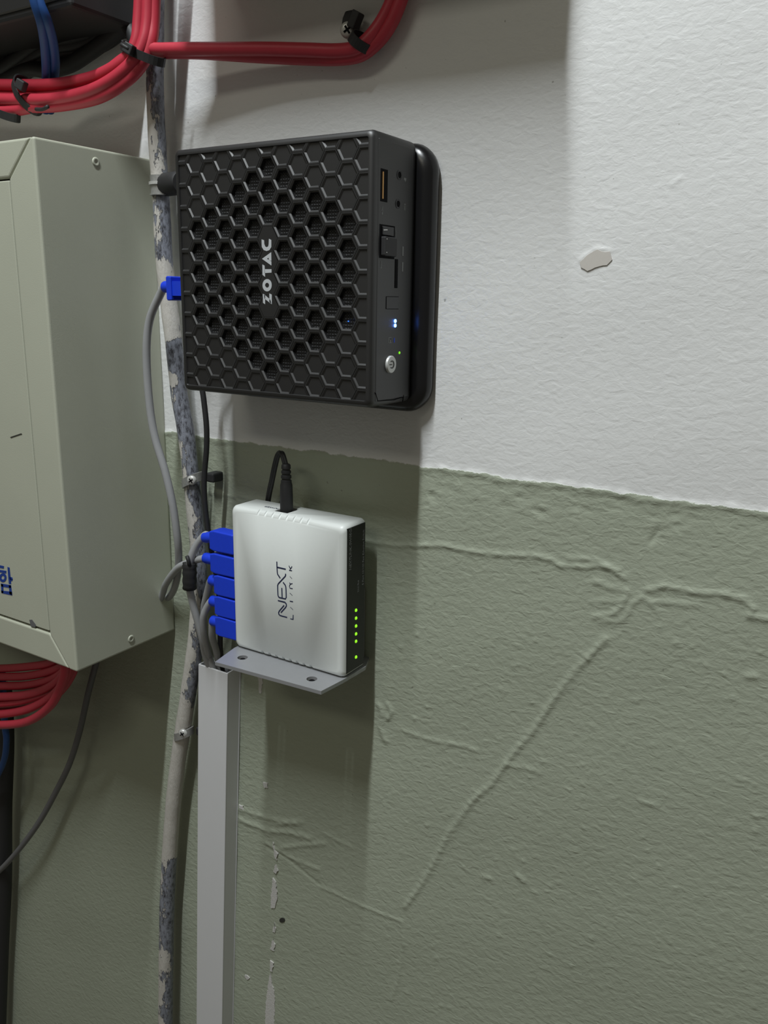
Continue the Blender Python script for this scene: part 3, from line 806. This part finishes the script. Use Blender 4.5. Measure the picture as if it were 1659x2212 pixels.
for i in range(5):
    e = empty('network_cable', labels[i], 'network cable', (0, 0, 0), NG)
    st = plug(e, xs_[i], yp, zc[i], ln=.0290 - (.0 if i < 2 else .0035), rl=.0125 - (.003 if i > 1 else 0), tilt=(-.15 if i == 0 else 0))
    if i == 0:
        path = [st + Vector((.004, 0, .0006)), st, z4(690, 430, -.042), z4(625, 580, -.044), z4(606, 760, -.044), z4(610, 960, -.042), z4(650, 1150, -.040), z4(700, 1330, -.037), z4(760, 1560, -.032), z4(800, 1760, -.022), (-.1330, -.0100, -.400), (-.138, -.009, -.47)]
    elif i == 1:
        path = [st + Vector((.004, 0, 0)), st, z4(760, 590, -.041), z4(690, 605, -.040), z4(590, 640, -.038), z4(480, 690, -.036), z4(390, 790, -.032), z4(320, 900, -.026), z4(292, 985, -.019), (CX - .004, -.0155, -.322)]
    elif i == 2:
        path = [st + Vector((.004, 0, 0)), st, z4(835, 930, -.037), z4(805, 1050, -.034), z4(775, 1200, -.031), z4(770, 1400, -.028), z4(800, 1640, -.022), (-.1260, -.0125, -.400), (-.132, -.011, -.47)]
    elif i == 3:
        path = [st + Vector((.004, 0, 0)), st, z4(810, 1180, -.040), z4(768, 1300, -.040), z4(775, 1480, -.036), z4(815, 1680, -.026), z4(858, 1850, -.0145), (-.1210, -.0130, -.405), (-.127, -.012, -.47)]
    else:
        path = [st + Vector((.004, 0, 0)), st, z4(875, 1440, -.038), z4(880, 1540, -.034), z4(925, 1690, -.024), z4(960, 1850, -.0115), (-.1175, -.0080, -.405), (-.124, -.008, -.47)]
    cable('cord', path, .0034 if i != 0 else .0036, M['grey'], parent=e)
# cable of the mini PC
e = empty('network_cable', 'grey network cable from the single blue plug on the mini computer', 'network cable', (0, 0, 0), NG)
pz = at(375, 622, -.049).z
MB().box(at(384, 622, -.05).x - .003, -W - .0005, -.0560, -.0440, -.0172, -.0052).build('plug_body', M['blue'], e)
st = plug(e, at(383, 622, -.05).x, -.0500, -.0112, ln=at(383, 622, -.05).x - at(372, 622, -.05).x, hz=.0102, rl=.0090, rr=.0050)
cable('cord', [st + Vector((.003, 0, 0)), st, at(347, 634, -.050), at(325, 685, -.050), at(317, 740, -.050), at(318, 810, -.049), at(325, 890, -.048), at(336, 950, -.047), at(357, 1020, -.045), at(373, 1090, -.043), at(383, 1160, -.040), at(386, 1200, -.035), at(384, 1240, -.026), at(376, 1272, -.017), at(366, 1289, -.0095), (CX - .004, -.0075, -.3215)], .0036, M['grey'], parent=e)

# black sleeve tie where the cables meet the pipe
e = empty('cable_tie', 'black tape wrap with loose end around grey cable in front of the pipe', 'cable tie', (0, 0, 0))
P = [z4(606, 640, -.044), z4(605, 700, -.0445), z4(606, 800, -.0445), z4(607, 940, -.0435)]
mb = MB(); mb.tube(catmull(P, .003), .0066, 16, True, lambda t: .0066 + .0004 * math.sin(t * 40)); mb.build('wrap', M['blackmat'], e, smooth=True)
mb = MB(); mb.tube(catmull([z4(600, 660, -.049), z4(590, 610, -.050), z4(575, 562, -.049)], .002), .0018, 8); mb.build('loose_end', M['blackmat'], e, smooth=True)

# black power cord below the mini PC
cable('adapter_cable', [(-.0925, -.031, -.066), (-.100, -.031, -.0665), at(434, 806, -.031), at(440, 862, -.031), at(446, 920, -.031), at(446, 970, -.031), at(442, 1020, -.031), at(441, 1060, -.031), at(446, 1120, -.030), at(457, 1190, -.028), at(470, 1260, -.026), at(476, 1330, -.022), at(476, 1400, -.018), (-.1240, -.0060, -.40), (-.129, -.005, -.47)], .0026, M['blackmat'],
      'thin black power cord hanging from the underside of the mini computer', 'cable')

# ------------------------------------------------------------------ red cables at the top
RG = 'red network cables tied in a bundle at the top'
def red(path, rad, label):
    Q = [at(*p) for p in path]
    if path[0][1] < 0: Q = [Q[0] + (Q[0] - Q[1]).normalized() * .05] + Q
    Q = Q + [Q[-1] + (Q[-1] - Q[-2]).normalized() * .12]
    return cable('red_cable', Q, rad, M['red'], label, 'network cable', RG)
red([(866, -60, -.012), (848, 0, -.012), (826, 45, -.013), (800, 80, -.015), (772, 103, -.0165), (730, 110, -.017), (660, 108, -.020), (580, 106, -.024), (500, 106, -.029), (420, 106, -.035), (350, 107, -.040), (310, 108, -.043), (270, 128, -.046), (215, 165, -.049), (130, 188, -.052), (50, 190, -.054), (-60, 186, -.056)], .0052,
    'red cable running sideways above the mini computer, upper of two')
red([(885, -60, -.012), (866, 0, -.012), (845, 50, -.012), (818, 88, -.012), (780, 118, -.012), (730, 127, -.012), (650, 126, -.013), (560, 122, -.017), (480, 117, -.023), (420, 114, -.029), (350, 114, -.036), (300, 124, -.042), (255, 160, -.046), (190, 192, -.050), (110, 206, -.053), (40, 208, -.055), (-60, 206, -.057)], .0050,
    'red cable running sideways above the mini computer, lower of two')
red([(304, -60, -.040), (302, 0, -.040), (299, 50, -.041), (294, 90, -.043), (276, 122, -.046), (238, 150, -.050), (190, 170, -.053), (120, 182, -.056), (50, 184, -.058), (-60, 182, -.060)], .0050,
    'red cable dropping from the top edge beside the pipe, left strand')
red([(322, -60, -.042), (320, 0, -.042), (318, 50, -.043), (310, 92, -.046), (290, 130, -.050), (245, 170, -.055), (190, 198, -.059), (120, 214, -.062), (50, 216, -.064), (-60, 214, -.066)], .0052,
    'red cable dropping from the top edge beside the pipe, front strand')
red([(338, -60, -.038), (334, 0, -.038), (332, 50, -.039), (326, 92, -.042), (310, 134, -.045), (270, 178, -.050), (210, 212, -.055), (130, 228, -.059), (70, 232, -.062), (20, 240, -.064), (-60, 242, -.066)], .0050,
    'red cable dropping from the top edge beside the pipe, right strand')
red([(296, 132, -.040), (255, 178, -.046), (190, 210, -.052), (110, 226, -.055), (50, 228, -.056), (0, 226, -.058), (-60, 226, -.058)], .0050,
    'red cable at the underside of the bundle above the cabinet')

def tie(pa, pb_, dp, thick, label, head=None, tail=None, cat='cable tie'):
    """zip tie seen from pa to pb_ (pixels), closing round the bundle at depth dp"""
    a, c = at(*pa, dp), at(*pb_, dp); mid = (a + c) / 2; u = (c - a) / 2; v = Vector((0.25, 1, 0)).normalized() * thick
    e = empty('cable_tie', label, cat, (0, 0, 0), 'black cable ties on the red bundle')
    n = u.cross(v).normalized() * .0034; mb = MB(); loops = []
    K = 28
    for j in range(K + 1):
        t = 2 * math.pi * j / K; q = mid + u * math.cos(t) + v * math.sin(t); q2 = mid + u * 1.08 * math.cos(t) + v * 1.08 * math.sin(t)
        loops.append([q - n, q2 - n, q2 + n, q + n])
    mb.loft(loops, False, False); mb.build('band', M['blackmat'], e)
    if head:
        h = at(*head); hb = MB().box(-.0042, .0042, -.0035, .0035, -.0042, .0042).build('tie_head', M['blackmat'], e); hb.location = h; hb.rotation_euler = (0, .5, .3); bevel(hb, .001, 2)
    if tail:
        mb = MB(); mb.tube(catmull([at(*p) for p in tail], .002), .0016, 8); mb.build('tie_tail', M['blackmat'], e, smooth=True)
    return e
tie((274, 98), (345, 134), -.043, .0115, 'black cable tie where the red cables cross the pipe', (279, 106, -.058), [(279, 106, -.06), (262, 96, -.062)])
tie((42, 168), (80, 242), -.060, .0105, 'black cable tie around the red bundle above the cabinet', (46, 184, -.072), [(78, 236, -.066), (92, 236, -.068), (104, 230, -.068)])
tie((-14, 232), (34, 256), -.066, .009, 'black cable tie at the left edge under the red bundle')
# anchored tie at the right with its screw
e = empty('screw_anchor', 'black screwed cable anchor holding the red cables above the mini computer', 'cable anchor')
a = at(764, 62, -.004)
mb = MB(); mb.prism([at(x, y, -.0005) for x, y in [(752, 45), (758, 30), (773, 27), (776, 42), (779, 55), (776, 78), (758, 84), (748, 70)]], (0, -.008, 0)); o = mb.build('anchor_body', M['blackmat'], e); bevel(o, .0012, 2)
mb = MB().box(-.0035, .0035, -.004, .004, -.006, .006); o = mb.build('anchor_tab', M['blackmat'], e); o.location = at(768, 44, -.011); o.rotation_euler = (0, .5, 0); bevel(o, .001, 2)
screw(e, at(752, 66, -.0085), .0058, 'screw', (.45, -1, -.1))
P0, P1 = at(770, 76, -.0140), at(798, 108, -.0140)
mid = (P0 + P1) / 2; u = (P1 - P0) / 2; v = Vector((.2, 1, 0)).normalized() * .010; n = u.cross(v).normalized() * .0036; mb = MB(); loops = []
for j in range(27):
    t = 2 * math.pi * j / 26; q = mid + u * math.cos(t) + v * math.sin(t); q2 = mid + (u * math.cos(t) + v * math.sin(t)) * 1.12; loops.append([q - n, q2 - n, q2 + n, q + n])
mb.loft(loops, False, False); mb.build('tie_band', M['blackmat'], e)

# ------------------------------------------------------------------ blue and black cables, top left
cable('blue_cable', [at(*p) for p in [(66, -60, -.098), (74, 0, -.097), (88, 45, -.090), (96, 90, -.076), (100, 140, -.060), (100, 185, -.044), (98, 240, -.030)]], .0040, M['bluecable'], 'left one of the two blue cables hanging behind the red bundle', 'network cable', 'blue cables behind the red bundle')
cable('blue_cable', [at(*p) for p in [(70, -60, -.095), (84, 0, -.094), (102, 45, -.087), (114, 90, -.072), (119, 140, -.055), (114, 185, -.040), (108, 240, -.026)]], .0040, M['bluecable'], 'right one of the two blue cables hanging behind the red bundle', 'network cable', 'blue cables behind the red bundle')
BK = 'black cables behind the red bundle'
for k, (off, dy, lb) in enumerate([((0, 0), -.020, 'black cable of the hanging loop, uppermost strand behind the blue cables'), ((10, 16), -.016, 'black cable of the hanging loop, middle strand behind the blue cables'), ((22, 30), -.012, 'black cable of the hanging loop, lowest strand behind the blue cables')]):
    ox, oy = off
    cable('black_cable', [at(x + ox, y + oy, dy) for x, y in [(-60, 176), (0, 150), (45, 120), (85, 92), (120, 85), (160, 80), (200, 66), (235, 40), (256, 0), (268, -60), (290, -260)]], .0062, M['blackmat'], lb, 'cable', BK)
cable('black_cable', [at(x, y, -.016) for x, y in [(320, -260), (292, -60), (282, 0), (274, 30), (262, 55), (230, 85), (190, 115), (150, 140), (105, 152), (60, 150), (0, 176), (-60, 200)]], .0070, M['blackmat'], 'thick black cable passing behind the red cables next to the pipe', 'cable', BK)
cable('black_cable', [at(x, y, -.022) for x, y in [(245, -260), (250, -60), (255, 0), (262, 25), (272, 50), (286, 75), (298, 105)]], .0060, M['blackmat'], 'short black cable at the top edge left of the red strands', 'cable', BK)
# dark equipment hanging just above the frame, left
eb = empty('equipment_box', 'black equipment box at the top left corner above the cables', 'equipment box', (-.36, 0, at(60, 36, -.085).z))
zb = eb.location.z
o = MB().box(-.30, .172, -.085, -.0005, 0, .09).build('housing', M['blackmat'], eb); bevel(o, .003, 2)
o = MB().box(-.296, .168, -.087, -.084, .006, .084).build('front_plate', M['black'], eb); bevel(o, .001, 1)
# unseen box added above the frame to shade the middle of the wall
ub = empty('shade_caster_box', 'unseen grey box added above the top edge to shade the wall over the mini computer', 'unseen box', (.037, 0, .232))
o = MB().box(-.133, .149, -.078, -.0005, 0, .20).build('housing', M['cab'], ub); bevel(o, .003, 2)
o = MB().box(-.136, .152, -.084, -.076, -.002, .203).build('lid', M['cab'], ub); bevel(o, .002, 2)
for x in (-.122, .135):
    for z in (.012, .188):
        screw(ub, (x + 0, -.084, z), .004, 'lid_screw', (0, -1, 0))

# ------------------------------------------------------------------ below the cabinet
coil = empty('red_cable_coil', 'coil of red cable tucked under the grey cabinet', 'cable coil')
for k, (pts, dp) in enumerate([
    ([(-80, 1562), (0, 1566), (60, 1558), (105, 1528), (128, 1490), (140, 1440), (120, 1390)], -.085),
    ([(-80, 1545), (0, 1543), (60, 1532), (110, 1505), (140, 1468), (148, 1420), (130, 1380)], -.078),
    ([(-80, 1522), (0, 1520), (60, 1512), (115, 1490), (150, 1450), (150, 1400)], -.070),
    ([(-80, 1506), (0, 1505), (60, 1500), (110, 1482), (140, 1450), (150, 1400)], -.074),
    ([(-80, 1484), (0, 1482), (60, 1480), (115, 1466), (150, 1436), (160, 1400)], -.066),
    ([(-80, 1462), (0, 1462), (60, 1460), (115, 1448), (150, 1426), (165, 1395)], -.062),
    ([(-80, 1444), (0, 1444), (60, 1440), (110, 1432), (150, 1410)], -.058),
    ([(-80, 1534), (0, 1534), (70, 1528), (125, 1498), (158, 1450), (165, 1400)], -.060)]):
    mb = MB(); mb.tube(pxpath([(x, y, dp) for x, y in pts], .004), .0047, 12); mb.build('loop', M['red'], coil, smooth=True)
cable('grey_cable', [at(*p) for p in [(222, 1375, -.014), (208, 1430, -.018), (190, 1500, -.020), (172, 1580, -.020), (150, 1650, -.022), (120, 1712, -.024), (85, 1775, -.026), (45, 1830, -.028), (0, 1880, -.030), (-80, 1955, -.032)]], .0036, M['greydark'],
      'thin dark grey cable slanting across the green wall at lower left', 'cable')
cable('black_cable', [at(*p) for p in [(8, 1480, -.020), (14, 1600, -.020), (10, 1750, -.020), (10, 1900, -.018), (4, 2050, -.018), (-4, 2300, -.018)]], .0095, M['blackmat'],
      'thick black cable hanging along the left edge below the red coil', 'cable')
cable('blue_cable', [at(*p) for p in [(4, 1440, -.045), (10, 1560, -.045), (14, 1600, -.045), (6, 1650, -.045), (-30, 1720, -.045)]], .0038, M['bluecable'],
      'short blue cable below the red coil at the left edge', 'network cable')
